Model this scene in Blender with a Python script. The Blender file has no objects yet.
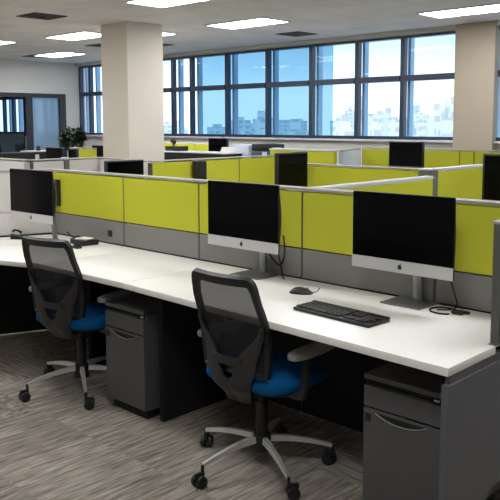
import bpy, bmesh, math, random
from mathutils import Vector, Matrix
random.seed(7)
scene = bpy.context.scene
COL = scene.collection
PI = math.pi

# ------------------------------------------------------------------ materials
def new_mat(name):
    m = bpy.data.materials.new(name); m.use_nodes = True
    return m, m.node_tree.nodes, m.node_tree.links, m.node_tree.nodes['Principled BSDF']

def mat(name, col, rough=0.5, metal=0.0, spec=0.5, noise=0.0, scale=40.0, bump=0.0, coat=0.0):
    m, N, L, P = new_mat(name)
    P.inputs['Base Color'].default_value = (*col, 1)
    P.inputs['Roughness'].default_value = rough
    P.inputs['Metallic'].default_value = metal
    P.inputs['Specular IOR Level'].default_value = spec
    P.inputs['Coat Weight'].default_value = coat
    if noise or bump:
        tc = N.new('ShaderNodeTexCoord'); nz = N.new('ShaderNodeTexNoise')
        nz.inputs['Scale'].default_value = scale; nz.inputs['Detail'].default_value = 4
        L.new(tc.outputs['Object'], nz.inputs['Vector'])
        if noise:
            r = N.new('ShaderNodeValToRGB')
            r.color_ramp.elements[0].position = .3; r.color_ramp.elements[1].position = .7
            r.color_ramp.elements[0].color = (*[c*(1-noise) for c in col], 1)
            r.color_ramp.elements[1].color = (*[min(1, c*(1+noise)) for c in col], 1)
            L.new(nz.outputs['Fac'], r.inputs['Fac']); L.new(r.outputs['Color'], P.inputs['Base Color'])
        if bump:
            b = N.new('ShaderNodeBump'); b.inputs['Strength'].default_value = bump; b.inputs['Distance'].default_value = .002
            L.new(nz.outputs['Fac'], b.inputs['Height']); L.new(b.outputs['Normal'], P.inputs['Normal'])
    return m

def S(r, g, b):                       # sRGB 0-255 -> linear
    f = lambda c: (c/255/12.92) if c/255 <= .04045 else ((c/255+.055)/1.055)**2.4
    return (f(r), f(g), f(b))

M = {}
M['wall'] = mat('wall_paint', S(205, 203, 198), .9, spec=.2, noise=.015, scale=3)
M['column'] = mat('column_paint', S(214, 206, 194), .9, spec=.2, noise=.015, scale=3)
M['column_beige_shade'] = mat('beige_column_shade', S(176, 164, 148), .9, spec=.2, noise=.015, scale=3)  # beige darkened to hold the shade of the backlit right column
M['mullion'] = mat('mullion_paint', S(44, 60, 82), .35, spec=.5, noise=.03)
M['fin'] = mat('fin_paint', S(140, 180, 215), .4, noise=.03)
M['dark_frame'] = mat('dark_door_frame', S(46, 46, 52), .4, noise=.04)
M['sill'] = mat('sill_board', S(205, 205, 208), .5, noise=.02)
M['worktop'] = mat('white_laminate', S(238, 236, 231), .38, spec=.4, noise=.012, scale=25)
M['edge_band'] = mat('laminate_edge', S(214, 212, 207), .4, noise=.015, scale=25)
M['lime'] = mat('lime_fabric', S(190, 192, 58), .95, spec=.1, noise=.045, scale=260, bump=.25)
M['grey_fabric'] = mat('grey_fabric', S(134, 131, 127), .95, spec=.1, noise=.05, scale=260, bump=.25)
M['pale_fabric'] = mat('pale_fabric', S(214, 210, 206), .95, spec=.1, noise=.04, scale=260, bump=.2)
M['rail'] = mat('partition_rail', S(158, 155, 150), .45, metal=.0, noise=.03, scale=60)
M['white_rail'] = mat('white_rail', S(196, 200, 200), .4, noise=.02, scale=60)
M['strip'] = mat('dark_strip', S(74, 72, 68), .6, noise=.04)
M['charcoal'] = mat('charcoal_steel', S(80, 80, 81), .48, spec=.45, noise=.035, scale=300, bump=.08)
M['gable'] = mat('gable_laminate', S(88, 90, 94), .5, spec=.4, noise=.03, scale=200)
M['wing_grey'] = mat('wing_panel', S(104, 102, 99), .7, noise=.04, scale=200)
M['end_grey'] = mat('end_screen_laminate', S(82, 82, 80), .6, noise=.03, scale=200)
M['dark_panel'] = mat('dark_panel', S(34, 34, 35), .8, spec=.2, noise=.08)
M['black'] = mat('black_plastic', S(24, 24, 26), .45, noise=.08, scale=120)
M['black_soft'] = mat('black_rubber', S(18, 18, 19), .7, noise=.08, scale=120)
M['recess'] = mat('recess_black', S(14, 14, 15), .8, noise=.05)
M['screen'] = mat('screen_glass', (.002, .002, .0025), .15, spec=.1, noise=.02)
M['silver'] = mat('silver_chin', S(206, 206, 204), .35, metal=.25, noise=.015, scale=80)
M['alu'] = mat('brushed_aluminium', S(150, 150, 150), .35, metal=.85, noise=.05, scale=90)
M['chrome'] = mat('polished_aluminium', S(215, 213, 210), .38, metal=.55, noise=.04, scale=60)
M['blue'] = mat('blue_upholstery', S(8, 84, 138), .9, spec=.15, noise=.1, scale=220, bump=.3)
M['shell'] = mat('grey_chair_plastic', S(40, 39, 39), .5, noise=.05, scale=140)
M['arm'] = mat('grey_arm_pad', S(150, 148, 146), .55, noise=.04, scale=140)
M['key'] = mat('key_caps', S(40, 40, 42), .5, noise=.06, scale=90)
M['leaf'] = mat('plant_leaf', S(38, 66, 40), .5, noise=.35, scale=14)
M['stem'] = mat('plant_stem', S(80, 62, 42), .8, noise=.15, scale=40)
M['pot'] = mat('plant_pot', S(210, 206, 200), .5, noise=.03)
M['paper'] = mat('paper', S(235, 233, 228), .8, noise=.02)
M['printer'] = mat('printer_shell', S(52, 62, 78), .5, noise=.05)
M['lavender'] = mat('pale_cabinet', S(196, 202, 218), .5, noise=.02)
M['vent'] = mat('vent_grille', S(104, 101, 98), .6, noise=.1)
M['vent_gap'] = mat('vent_gap', S(22, 22, 22), .8, noise=.05)
M['lampframe'] = mat('lamp_frame', S(215, 215, 212), .4, noise=.02)

def carpet():
    m, N, L, P = new_mat('carpet_tiles')
    P.inputs['Roughness'].default_value = 1; P.inputs['Specular IOR Level'].default_value = .05
    g = N.new('ShaderNodeNewGeometry'); sep = N.new('ShaderNodeSeparateXYZ'); L.new(g.outputs['Position'], sep.inputs[0])
    def math_(op, a, b=None):
        n = N.new('ShaderNodeMath'); n.operation = op
        for i, v in enumerate((a, b)):
            if v is None: continue
            if isinstance(v, (int, float)): n.inputs[i].default_value = v
            else: L.new(v, n.inputs[i])
        return n.outputs[0]
    TX, TY = .5, .5
    cx = math_('FLOOR', math_('DIVIDE', sep.outputs[0], TX)); cy = math_('FLOOR', math_('DIVIDE', sep.outputs[1], TY))
    cb = N.new('ShaderNodeCombineXYZ'); L.new(cx, cb.inputs[0]); L.new(cy, cb.inputs[1])
    wn = N.new('ShaderNodeTexWhiteNoise'); wn.noise_dimensions = '3D'; L.new(cb.outputs[0], wn.inputs['Vector'])
    def streak(sx, sy):
        mp = N.new('ShaderNodeMapping'); mp.inputs['Scale'].default_value = (sx, sy, 1)
        ad = N.new('ShaderNodeVectorMath'); ad.operation = 'ADD'
        sc = N.new('ShaderNodeVectorMath'); sc.operation = 'SCALE'; sc.inputs['Scale'].default_value = 7.3
        L.new(cb.outputs[0], sc.inputs[0])
        L.new(g.outputs['Position'], mp.inputs['Vector']); L.new(mp.outputs[0], ad.inputs[0]); L.new(sc.outputs[0], ad.inputs[1])
        nz = N.new('ShaderNodeTexNoise'); nz.inputs['Scale'].default_value = 1; nz.inputs['Detail'].default_value = 5
        nz.inputs['Roughness'].default_value = .62
        L.new(ad.outputs[0], nz.inputs['Vector']); return nz.outputs['Fac']
    along_y = streak(58, 5.0); along_x = streak(5.0, 58); blot = streak(26, 22)
    mix = lambda f, a, b: (lambda n: (L.new(f, n.inputs[0]), L.new(a, n.inputs[2]), L.new(b, n.inputs[3]), n.outputs[0])[3])(N.new('ShaderNodeMix'))
    isx = math_('GREATER_THAN', wn.outputs['Value'], .84); isb = math_('LESS_THAN', wn.outputs['Value'], .2)
    v = mix(isb, mix(isx, along_y, along_x), blot)
    rgb = N.new('ShaderNodeSeparateColor'); L.new(wn.outputs['Color'], rgb.inputs[0])
    off = math_('MULTIPLY', math_('SUBTRACT', rgb.outputs[1], .5), .10)
    off2 = math_('SUBTRACT', off, math_('MULTIPLY', isb, .06))
    r = N.new('ShaderNodeValToRGB')
    e = r.color_ramp.elements
    e[0].position = .30; e[0].color = (*S(96, 90, 83), 1); e[1].position = .70; e[1].color = (*S(182, 174, 163), 1)
    k = e.new(.5); k.color = (*S(143, 135, 126), 1)
    L.new(math_('ADD', v, off2), r.inputs['Fac']); L.new(r.outputs[0], P.inputs['Base Color'])
    b = N.new('ShaderNodeBump'); b.inputs['Strength'].default_value = .35; b.inputs['Distance'].default_value = .003
    L.new(v, b.inputs['Height']); L.new(b.outputs[0], P.inputs['Normal'])
    return m
M['carpet'] = carpet()

def ceiling_mat():
    m, N, L, P = new_mat('ceiling_tiles')
    P.inputs['Roughness'].default_value = .95; P.inputs['Specular IOR Level'].default_value = .1
    g = N.new('ShaderNodeNewGeometry')
    br = N.new('ShaderNodeTexBrick'); br.offset = 0; br.squash = 1
    br.inputs['Scale'].default_value = 1; br.inputs['Mortar Size'].default_value = .006
    br.inputs['Brick Width'].default_value = .6; br.inputs['Row Height'].default_value = .6
    br.inputs['Mortar Smooth'].default_value = .1
    c = S(236, 233, 229)
    br.inputs['Color1'].default_value = (*c, 1); br.inputs['Color2'].default_value = (*[x*.955 for x in c], 1)
    br.inputs['Mortar'].default_value = (*[x*.80 for x in c], 1)
    mp = N.new('ShaderNodeMapping'); mp.inputs['Location'].default_value = (.1, .25, 0)
    L.new(g.outputs['Position'], mp.inputs[0]); L.new(mp.outputs[0], br.inputs['Vector'])
    nz = N.new('ShaderNodeTexNoise'); nz.inputs['Scale'].default_value = 2.2; nz.inputs['Detail'].default_value = 6
    L.new(g.outputs['Position'], nz.inputs['Vector'])
    mx = N.new('ShaderNodeMix'); mx.data_type = 'RGBA'; mx.blend_type = 'MULTIPLY'; mx.inputs[0].default_value = 1
    r = N.new('ShaderNodeValToRGB'); r.color_ramp.elements[0].position = .3; r.color_ramp.elements[0].color = (.9, .9, .9, 1)
    r.color_ramp.elements[1].position = .6; r.color_ramp.elements[1].color = (1, 1, 1, 1)
    L.new(nz.outputs['Fac'], r.inputs[0])
    L.new(br.outputs['Color'], mx.inputs[6]); L.new(r.outputs[0], mx.inputs[7]); L.new(mx.outputs[2], P.inputs['Base Color'])
    return m
M['ceiling'] = ceiling_mat()

def glass(name, tint, refl=.05, rough=.02, diffuse=0.0, dcol=(1, 1, 1)):
    m, N, L, P = new_mat(name); N.remove(P)
    out = N['Material Output']
    t = N.new('ShaderNodeBsdfTransparent'); t.inputs[0].default_value = (*tint, 1)
    gl = N.new('ShaderNodeBsdfGlossy'); gl.inputs['Roughness'].default_value = rough
    mx = N.new('ShaderNodeMixShader')
    # slight waviness of the pane keeps it procedural
    nz = N.new('ShaderNodeTexNoise'); nz.inputs['Scale'].default_value = 1.5
    b = N.new('ShaderNodeBump'); b.inputs['Strength'].default_value = .02; b.inputs['Distance'].default_value = .01
    L.new(nz.outputs['Fac'], b.inputs['Height']); L.new(b.outputs[0], gl.inputs['Normal'])
    mx.inputs[0].default_value = refl
    last = t.outputs[0]
    if diffuse:
        d = N.new('ShaderNodeBsdfDiffuse'); d.inputs[0].default_value = (*dcol, 1)
        tr = N.new('ShaderNodeBsdfTranslucent'); tr.inputs[0].default_value = (*dcol, 1)
        m1 = N.new('ShaderNodeMixShader'); m1.inputs[0].default_value = .6
        L.new(d.outputs[0], m1.inputs[1]); L.new(tr.outputs[0], m1.inputs[2])
        m2 = N.new('ShaderNodeMixShader'); m2.inputs[0].default_value = diffuse
        L.new(last, m2.inputs[1]); L.new(m1.outputs[0], m2.inputs[2]); last = m2.outputs[0]
    L.new(last, mx.inputs[1]); L.new(gl.outputs[0], mx.inputs[2]); L.new(mx.outputs[0], out.inputs[0])
    return m
M['pane'] = glass('window_glass', (.93, .96, .98), .006)
M['sky_tint'] = glass('blue_sky_tint', (.52, .68, .76), .004)
M['room_glass'] = glass('meeting_room_glass', (.78, .90, .98), .02)
M['frosted'] = glass('frosted_blue_glass', (.55, .74, .90), .02, .1, .72, S(205, 232, 250))

def mesh_fabric():
    m, N, L, P = new_mat('chair_mesh_fabric'); out = N['Material Output']
    P.inputs['Base Color'].default_value = (.012, .012, .013, 1); P.inputs['Roughness'].default_value = .9
    t = N.new('ShaderNodeBsdfTransparent'); mx = N.new('ShaderNodeMixShader')
    tc = N.new('ShaderNodeTexCoord'); nz = N.new('ShaderNodeTexNoise'); nz.inputs['Scale'].default_value = 220
    r = N.new('ShaderNodeMapRange'); r.inputs[1].default_value = .3; r.inputs[2].default_value = .7
    r.inputs[3].default_value = .82; r.inputs[4].default_value = .88
    L.new(tc.outputs['Object'], nz.inputs['Vector']); L.new(nz.outputs['Fac'], r.inputs[0]); L.new(r.outputs[0], mx.inputs[0])
    L.new(t.outputs[0], mx.inputs[1]); L.new(P.outputs[0], mx.inputs[2]); L.new(mx.outputs[0], out.inputs[0])
    return m
M['mesh'] = mesh_fabric()

def emit(name, col, s):
    m, N, L, P = new_mat(name)
    P.inputs['Base Color'].default_value = (.8, .8, .8, 1)
    P.inputs['Emission Color'].default_value = (*col, 1); P.inputs['Emission Strength'].default_value = s
    return m
LAMP = 16.3
M['lamp'] = emit('lamp_diffuser', (.98, .985, 1.0), LAMP)

def building_mat(name, c):
    m, N, L, P = new_mat(name); P.inputs['Roughness'].default_value = .9
    tc = N.new('ShaderNodeTexCoord'); sp = N.new('ShaderNodeSeparateXYZ'); L.new(tc.outputs['Object'], sp.inputs[0])
    ad = N.new('ShaderNodeMath'); ad.operation = 'ADD'; L.new(sp.outputs[0], ad.inputs[0]); L.new(sp.outputs[1], ad.inputs[1])
    cb = N.new('ShaderNodeCombineXYZ'); L.new(ad.outputs[0], cb.inputs[0]); L.new(sp.outputs[2], cb.inputs[1])
    br = N.new('ShaderNodeTexBrick'); br.offset = 0; br.inputs['Scale'].default_value = 1
    br.inputs['Brick Width'].default_value = 4.5; br.inputs['Row Height'].default_value = 3.6; br.inputs['Mortar Size'].default_value = .9
    br.inputs['Mortar Smooth'].default_value = 0
    br.inputs['Color1'].default_value = (*[x*.66 for x in c], 1); br.inputs['Color2'].default_value = (*[x*.8 for x in c], 1)
    br.inputs['Mortar'].default_value = (*c, 1)
    L.new(cb.outputs[0], br.inputs['Vector']); L.new(br.outputs['Color'], P.inputs['Base Color'])
    return m
CITY = [building_mat('hazed_city_wall_a', (.92, .93, .95)), building_mat('hazed_city_wall_b', (.80, .85, .90)),  # distance haze put into the pale wall colours
        building_mat('hazed_city_wall_c', (.95, .93, .92)), building_mat('hazed_city_wall_d', (.70, .79, .86))]

# ------------------------------------------------------------------ geometry
def link(name, me, m, parent=None):
    o = bpy.data.objects.new(name, me); COL.objects.link(o)
    if m is not None: me.materials.append(m)
    if parent is not None: o.parent = parent
    return o

class B:
    """collects shapes into one mesh"""
    def __init__(s): s.bm = bmesh.new()
    def _merge(s, t):
        me = bpy.data.meshes.new('t'); t.to_mesh(me); t.free(); s.bm.from_mesh(me); bpy.data.meshes.remove(me)
    def box(s, x0, x1, y0, y1, z0, z1, bev=0.0, seg=2, mtx=None):
        t = bmesh.new()
        bmesh.ops.create_cube(t, size=1)
        for v in t.verts:
            v.co = Vector(((x0+x1)/2+v.co.x*(x1-x0), (y0+y1)/2+v.co.y*(y1-y0), (z0+z1)/2+v.co.z*(z1-z0)))
        if bev: bmesh.ops.bevel(t, geom=t.edges[:], offset=bev, segments=seg, profile=.5, affect='EDGES')
        if mtx is not None: t.transform(mtx)
        s._merge(t); return s
    def prism(s, pts, z0, z1, bev=0.0, mtx=None):
        t = bmesh.new()
        lo = [t.verts.new((x, y, z0)) for x, y in pts]; hi = [t.verts.new((x, y, z1)) for x, y in pts]
        t.faces.new(lo[::-1]); t.faces.new(hi); n = len(pts)
        for i in range(n): t.faces.new((lo[i], lo[(i+1) % n], hi[(i+1) % n], hi[i]))
        bmesh.ops.recalc_face_normals(t, faces=t.faces[:])
        if bev: bmesh.ops.bevel(t, geom=t.edges[:], offset=bev, segments=2, profile=.5, affect='EDGES')
        if mtx is not None: t.transform(mtx)
        s._merge(t); return s
    def cyl(s, p0, p1, r0, r1=None, n=20, bev=0.0):
        r1 = r0 if r1 is None else r1
        p0, p1 = Vector(p0), Vector(p1); d = p1-p0
        t = bmesh.new(); bmesh.ops.create_cone(t, cap_ends=True, segments=n, radius1=r0, radius2=r1, depth=d.length)
        if bev:
            ed = [e for e in t.edges if any(len(f.verts) > 4 for f in e.link_faces)]
            bmesh.ops.bevel(t, geom=ed, offset=bev, segments=2, profile=.5, affect='EDGES')
        t.transform(Matrix.Translation((p0+p1)/2) @ d.to_track_quat('Z', 'Y').to_matrix().to_4x4())
        s._merge(t); return s
    def tube(s, pts, r, n=8):
        """round tube along points; r a number or a list"""
        pts = [Vector(p) for p in pts]; R = r if isinstance(r, (list, tuple)) else [r]*len(pts)
        return s.sweep(pts, [[(R[i]*math.cos(2*PI*k/n), R[i]*math.sin(2*PI*k/n)) for k in range(n)] for i in range(len(pts))])
    def sweep(s, pts, secs, up=(0, 0, 1), closed=False):
        pts = [Vector(p) for p in pts]; t = bmesh.new(); rings = []; N = len(pts); up = Vector(up)
        side = None
        for i, p in enumerate(pts):
            a = pts[(i-1) % N] if (closed or i > 0) else p; b = pts[(i+1) % N] if (closed or i < N-1) else p
            d = (b-a).normalized()
            if side is None:
                side = d.cross(up)
                if side.length < 1e-3: side = d.cross(Vector((0, 1, 0)))
            side = (side-d*side.dot(d)).normalized(); nrm = side.cross(d)
            rings.append([t.verts.new(p+side*u+nrm*w) for u, w in secs[i]])
        n = len(secs[0])
        for i in range(N if closed else N-1):
            A, C_ = rings[i], rings[(i+1) % N]
            for k in range(n): t.faces.new((A[k], A[(k+1) % n], C_[(k+1) % n], C_[k]))
        if not closed:
            t.faces.new(rings[0][::-1]); t.faces.new(rings[-1])
        bmesh.ops.recalc_face_normals(t, faces=t.faces[:])
        s._merge(t); return s
    def sheet(s, grid, thick):
        """grid[i][j] of points -> solid sheet"""
        t = bmesh.new(); V = [[t.verts.new(p) for p in row] for row in grid]
        for i in range(len(V)-1):
            for j in range(len(V[0])-1): t.faces.new((V[i][j], V[i+1][j], V[i+1][j+1], V[i][j+1]))
        bmesh.ops.recalc_face_normals(t, faces=t.faces[:])
        if thick: bmesh.ops.solidify(t, geom=t.faces[:], thickness=thick)
        s._merge(t); return s
    def done(s, name, m, parent=None, smooth=False, sub=0):
        me = bpy.data.meshes.new(name); s.bm.to_mesh(me); s.bm.free()
        if smooth:
            for p in me.polygons: p.use_smooth = True
            if smooth != 'all': me.set_sharp_from_angle(angle=math.radians(38))
        o = link(name, me, m, parent)
        if sub:
            md = o.modifiers.new('sub', 'SUBSURF'); md.levels = sub; md.render_levels = sub
        return o

def tag(o, label=None, cat=None, group=None, kind=None):
    if label: o['label'] = label
    if cat: o['category'] = cat
    if group: o['group'] = group
    if kind: o['kind'] = kind
    return o
def thing(name, loc, rz=0.0, label=None, cat=None, group=None, kind=None):
    o = bpy.data.objects.new(name, None); COL.objects.link(o)
    o.location = loc; o.rotation_euler = (0, 0, rz); o.empty_display_size = .1
    return tag(o, label, cat, group, kind)
def dup(root, loc, rz, label, group=None, scale=None):
    def cp(o, parent):
        c = o.copy(); COL.objects.link(c)
        if parent is not None: c.parent = parent
        for ch in list(o.children): cp(ch, c)
        return c
    r = cp(root, None); r.location = loc; r.rotation_euler = (0, 0, rz); r['label'] = label
    if group: r['group'] = group
    if scale: r.scale = (scale,)*3
    return r

# ------------------------------------------------------------------ room shell
ZC = 2.95; YW = 10.2; XL = -15.4; XR = 2.5; YF = -3.2; XM = -20.5
def struct(o, label=None): return tag(o, label, None, None, 'structure')
struct(B().box(XM, XR, YF, YW+.15, -.1, 0).done('floor', M['carpet']), 'grey brown carpet tiles with streaks')
struct(B().box(XM, XR, YF, YW+.15, ZC, ZC+.1).done('ceiling', M['ceiling']), 'grid of off-white ceiling tiles')
SILL, HEAD = 1.27, 2.87
b = B(); b.box(XM, XR, YW, YW+.16, 0, SILL); b.box(XM, XR, YW, YW+.16, HEAD, ZC)
b.box(-5.50, -5.0, YW, YW+.16, SILL, HEAD); b.box(-16.0, -15.4, YW, YW+.16, SILL, HEAD)
struct(b.done('wall_back', M['wall']), 'window wall')
struct(B().box(XR, XR+.1, YF, YW, 0, ZC).done('wall_right', M['wall']))
struct(B().box(XM, XR, YF-.1, YF, 0, ZC).done('wall_front', M['wall']))
struct(B().box(XM-.1, XM, YF, YW, 0, ZC).done('wall_far_left', M['wall']))
# left wall with the glazed meeting-room front cut into it
GY0, GY1, GZ = 4.4, 9.80, 2.22
b = B(); b.box(XL-.12, XL, YF, GY0, 0, ZC); b.box(XL-.12, XL, GY1, YW, 0, ZC); b.box(XL-.12, XL, GY0, GY1, GZ, ZC)
struct(b.done('wall_left', M['wall']), 'off-white wall above the glass meeting room front')
# glazed front
gf = thing('door_1', (XL, GY0, 0), 0, 'dark framed glass front of the meeting room', None, None, 'structure')
gx = lambda y: y-GY0
b = B(); b.box(-.10, .03, 0, GY1-GY0, GZ-.09, GZ)
b.box(-.10, .03, 0, GY1-GY0, 0, .08)
for y0, y1 in ((0, .08), (2.0, 2.1), (8.76-GY0, 8.93-GY0), (9.64-GY0, GY1-GY0)): b.box(-.10, .03, y0, y1, .08, GZ-.09)
b.done('door_frame', M['dark_frame'], gf)
B().box(-.05, -.04, .08, 2.0, .08, GZ-.09).done('door_pane', M['room_glass'], gf)
B().box(-.05, -.04, 2.1, 8.76-GY0, .08, GZ-.09).done('door_pane', M['room_glass'], gf)
B().box(-.05, -.04, 8.93-GY0, 9.64-GY0, .08, GZ-.09).done('frosted_pane', M['frosted'], gf)['label'] = 'frosted blue glass pane'
B().cyl((.05, 8.72-GY0, .9), (.05, 8.72-GY0, 1.25), .012).cyl((.0, 8.72-GY0, .95), (.05, 8.72-GY0, .95), .008).cyl((.0, 8.72-GY0, 1.2), (.05, 8.72-GY0, 1.2), .008).done('door_handle', M['alu'], gf, True)

# windows: one per bay
bays = [(-20.4, -19.1), (-19.1, -18.6), (-18.6, -17.9), (-17.9, -17.0), (-17.0, -16.0),
        (-15.4, -14.98), (-14.98, -13.9), (-13.9, -12.95), (-12.95, -12.0), (-12.0, -11.42), (-11.42, -10.4), (-10.4, -9.34),
        (-9.34, -8.31), (-8.31, -7.34), (-7.34, -6.47), (-6.47, -5.50),
        (-5.0, -3.9), (-3.9, -2.9), (-2.9, -1.9), (-1.9, -.9), (-.9, .1), (.1, 1.1), (1.1, 2.4)]
TR = 2.225
for i, (x0, x1) in enumerate(bays):
    w = thing('window_%d' % (i+1), (x0, YW, SILL), 0, None, None, None, 'structure')
    W = x1-x0; Hh = HEAD-SILL
    b = B(); b.box(0, .05, -.01, .08, 0, Hh); b.box(W-.025, W, -.01, .08, 0, Hh)
    b.box(.055, W-.03, -.03, .1, 0, .05); b.box(.055, W-.03, -.03, .1, Hh-.03, Hh); b.box(.055, W-.03, -.03, .1, TR-SILL-.045, TR-SILL+.045)
    b.done('window_frame', M['mullion'], w)
    B().box(.055, W-.03, .04, .05, .05, TR-SILL-.045).done('window_pane', M['pane'], w)
    B().box(.055, W-.03, .04, .05, TR-SILL+.045, Hh-.03).done('window_pane', M['pane'], w)
    B().box(.0, .05, .17, .28, -.1, Hh+.05).done('outer_fin', M['fin'], w)
struct(B().box(-16, XR, YW-.09, YW, SILL-.035, SILL, .004).done('trim_1', M['sill']), 'white window sill board')
struct(B().box(-15.4, XR, YW-.12, YW, HEAD+.015, ZC).done('trim_2', M['wall']), 'plain bulkhead strip above the windows')
# added blue sheet outside the middle bays, tinting the sky in their panes
struct(B().box(-11.62, -8.13, 10.6, 10.612, .6, 3.6).done('window_screen', M['sky_tint']), 'blue translucent sheet added behind the middle windows to tint the sky')

# columns
struct(B().box(-9.19, -8.57, 6.47, 7.12, 0, ZC, .006).done('column', M['column']), 'square column rising among the desks on the left')
struct(B().box(-5.49, -4.87, 10.06, 10.2, 0, ZC, .004).done('column', M['column_beige_shade']), 'flat column against the window wall at right')

# baseboard
struct(B().box(XL, XL+.012, YF, GY0, 0, .1).done('baseboard_left', M['dark_frame']))
struct(B().box(-15.0, XR, YW-.012, YW, 0, .1).done('baseboard_back', M['dark_frame']))

# ------------------------------------------------------------------ ceiling lights and vents
def make_light():
    k_ = .94
    t = thing('ceiling_light', (0, 0, ZC), 0, 'x', 'ceiling light', 'recessed ceiling light panels')
    b = B(); z0, z1 = -.016, -.001
    b.box(-.61, .61, -.31, -.285, z0, z1); b.box(-.61, .61, .285, .31, z0, z1)
    b.box(-.61, -.585, -.285, .285, z0, z1); b.box(.585, .61, -.285, .285, z0, z1)
    b.done('light_frame', M['lampframe'], t)
    B().box(-.584, .584, -.284, .284, -.012, -.002).done('diffuser', M['lamp'], t)
    t.scale = (k_, k_, 1)
    return t
seen = [(-7.52, 7.80, 'wide ceiling light panel over the middle windows, right of the column'),
        (-4.70, 8.92, 'ceiling light panel near the flat column at right'),
        (-10.52, 6.98, 'ceiling light panel just left of the square column, nearer of the two there'),
        (-13.62, 8.55, 'ceiling light panel farthest back, above the glass meeting room corner'),
        (-12.62, 6.45, 'ceiling light panel cut off by the left edge of the photo'),
        (-9.72, 7.62, 'ceiling light panel mostly hidden behind the square column'),
        (-6.66, 5.72, 'ceiling light panel nearest, cut off by the top edge of the photo')]
hidden = [(-3.7, 4.7), (-.8, 3.4), (-.8, 6.0), (-3.9, 1.9), (-6.9, 2.9), (-9.9, 4.4), (-13, 2.5), (-.9, .6), (-10, 1.2), (-6.9, -.2)]  # added beyond the view to light the foreground
lt = make_light()
for i, (x, y, lab) in enumerate(seen):
    if i == 0: lt.location = (x, y, ZC); lt['label'] = lab
    else: dup(lt, (x, y, ZC), 0, lab)
for x, y in hidden: dup(lt, (x, y, ZC), 0, 'recessed ceiling light panel added out of view to light the foreground')

def make_vent():
    t = thing('ceiling_vent', (0, 0, ZC), 0, 'x', 'air vent', 'ceiling air vents')
    b = B()
    for k, h in enumerate((.3, .215, .13)):
        w = .022; z0, z1 = -.012-.006*k, -.001
        b.box(-h, h, -h, -h+w, z0, z1); b.box(-h, h, h-w, h, z0, z1); b.box(-h, -h+w, -h+w, h-w, z0, z1); b.box(h-w, h, -h+w, h-w, z0, z1)
    b.done('vent_grille', M['vent'], t)
    B().box(-.275, .275, -.275, .275, -.006, -.002).done('vent_backing', M['vent_gap'], t)
    t.scale = (.8, .8, 1)
    return t
vs = [(-8.97, 5.39, 'square dark ceiling vent at far left of the photo, nearest'), (-7.85, 9.28, 'dark ceiling vent above the middle windows'),
      (-11.5, 8.15, 'dark ceiling vent left of the square column'), (-10.72, 8.72, 'dark ceiling vent just right of the square column'),
      (-14.25, 8.45, 'dark ceiling vent over the glass meeting room front')]
vt = make_vent()
for i, (x, y, lab) in enumerate(vs):
    if i == 0: vt.location = (x, y, ZC); vt['label'] = lab
    else: dup(vt, (x, y, ZC), 0, lab)

# ------------------------------------------------------------------ partitions
def partition(name_label, p0, p1, top=1.2, style='main', cap='thin', ends=(0, 0), cat='partition', group=None, socket=None, name='partition_panel'):
    """a free-standing screen panel from p0 to p1 (its front face on the right-hand side of nothing: centred)"""
    p0, p1 = Vector(p0), Vector(p1); d = p1-p0; Lh = d.length
    t = thing(name, (p0.x, p0.y, 0), math.atan2(d.y, d.x), name_label, cat, group)
    T = .03
    g = .006
    if style == 'main':
        B().box(g, Lh-g, -T, T, .89, top-.022, .004).done('fabric_panel', M['lime'], t)
        B().box(g, Lh-g, -T, T, .735, .884, .004).done('lower_panel', M['grey_fabric'], t)
        B().box(g, Lh-g, -T, T, .02, .73, .004).done('base_panel', M['dark_panel'], t)
    elif style == 'wing':
        B().box(g, Lh-g, -T, T, .90, top-.022, .004).done('upper_panel', M['pale_fabric'], t)
        B().box(g, Lh-g, -T, T, .735, .894, .004).done('lower_panel', M['pale_fabric'], t)
        B().box(g, Lh-g, -T, T, .02, .73, .004).done('base_panel', M['dark_panel'], t)
    elif style == 'pale':
        B().box(g, Lh-g, -T, T, .02, top-.022, .004).done('fabric_panel', M['pale_fabric'], t)
    elif style == 'lav':
        B().box(-.004, Lh-g, -T, T, .02, top-.022, .004).done('fabric_panel', M['lavender'], t)
    elif style == 'lime':
        B().box(g, Lh-g, -T, T, .74, top-.022, .004).done('fabric_panel', M['lime'], t)
        B().box(g, Lh-g, -T, T, .02, .735, .004).done('lower_panel', M['grey_fabric'], t)
    if cap == 'thin': B().box(0, Lh, -.031, .031, top-.014, top, .004).done('top_rail', M['rail'], t)
    elif cap == 'white': B().box(0, Lh, -.032, .032, top-.026, top, .008).done('top_rail', M['white_rail'], t)
    elif cap == 'shelf': B().box(0, Lh, -.04, .14, top-.02, top, .004).done('top_shelf', M['white_rail'], t)
    if style != 'lav': B().box(-.004, g, -T+.004, T-.004, .02, top-.022).done('edge_strip', M['strip'], t)
    if ends[1]: B().box(Lh-g, Lh+.004, -T+.004, T-.004, .02, top-.022).done('edge_strip', M['strip'], t)
    if socket is not None:
        b = B(); b.box(socket-.022, socket+.022, -T-.006, -T, .80-.022, .80+.022, .003)
        b.done('socket', M['black'], t)
    return t
YP = 2.945                      # centre line of the long front partition
seams = [-4.78, -3.93, -3.205, -2.425, -1.66, -1.205]
labs = ['front lime green partition panel behind the left monitor, with small black socket', 'front lime green partition panel between the left and middle monitors',
        'front lime green partition panel behind the middle monitor', 'front lime green partition panel right of the middle monitor, half behind the right one',
        'narrow front lime green partition panel at the far right of the photo']
for i in range(5):
    partition(labs[i], (seams[i], YP), (seams[i+1], YP), style='main', group='lime front partition run', socket=.70 if i == 0 else None)
# angled wing at left
partition('off-white angled partition panel left of the left monitor', (-5.16, 2.02), (-4.80, 2.93), style='wing')
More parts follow.
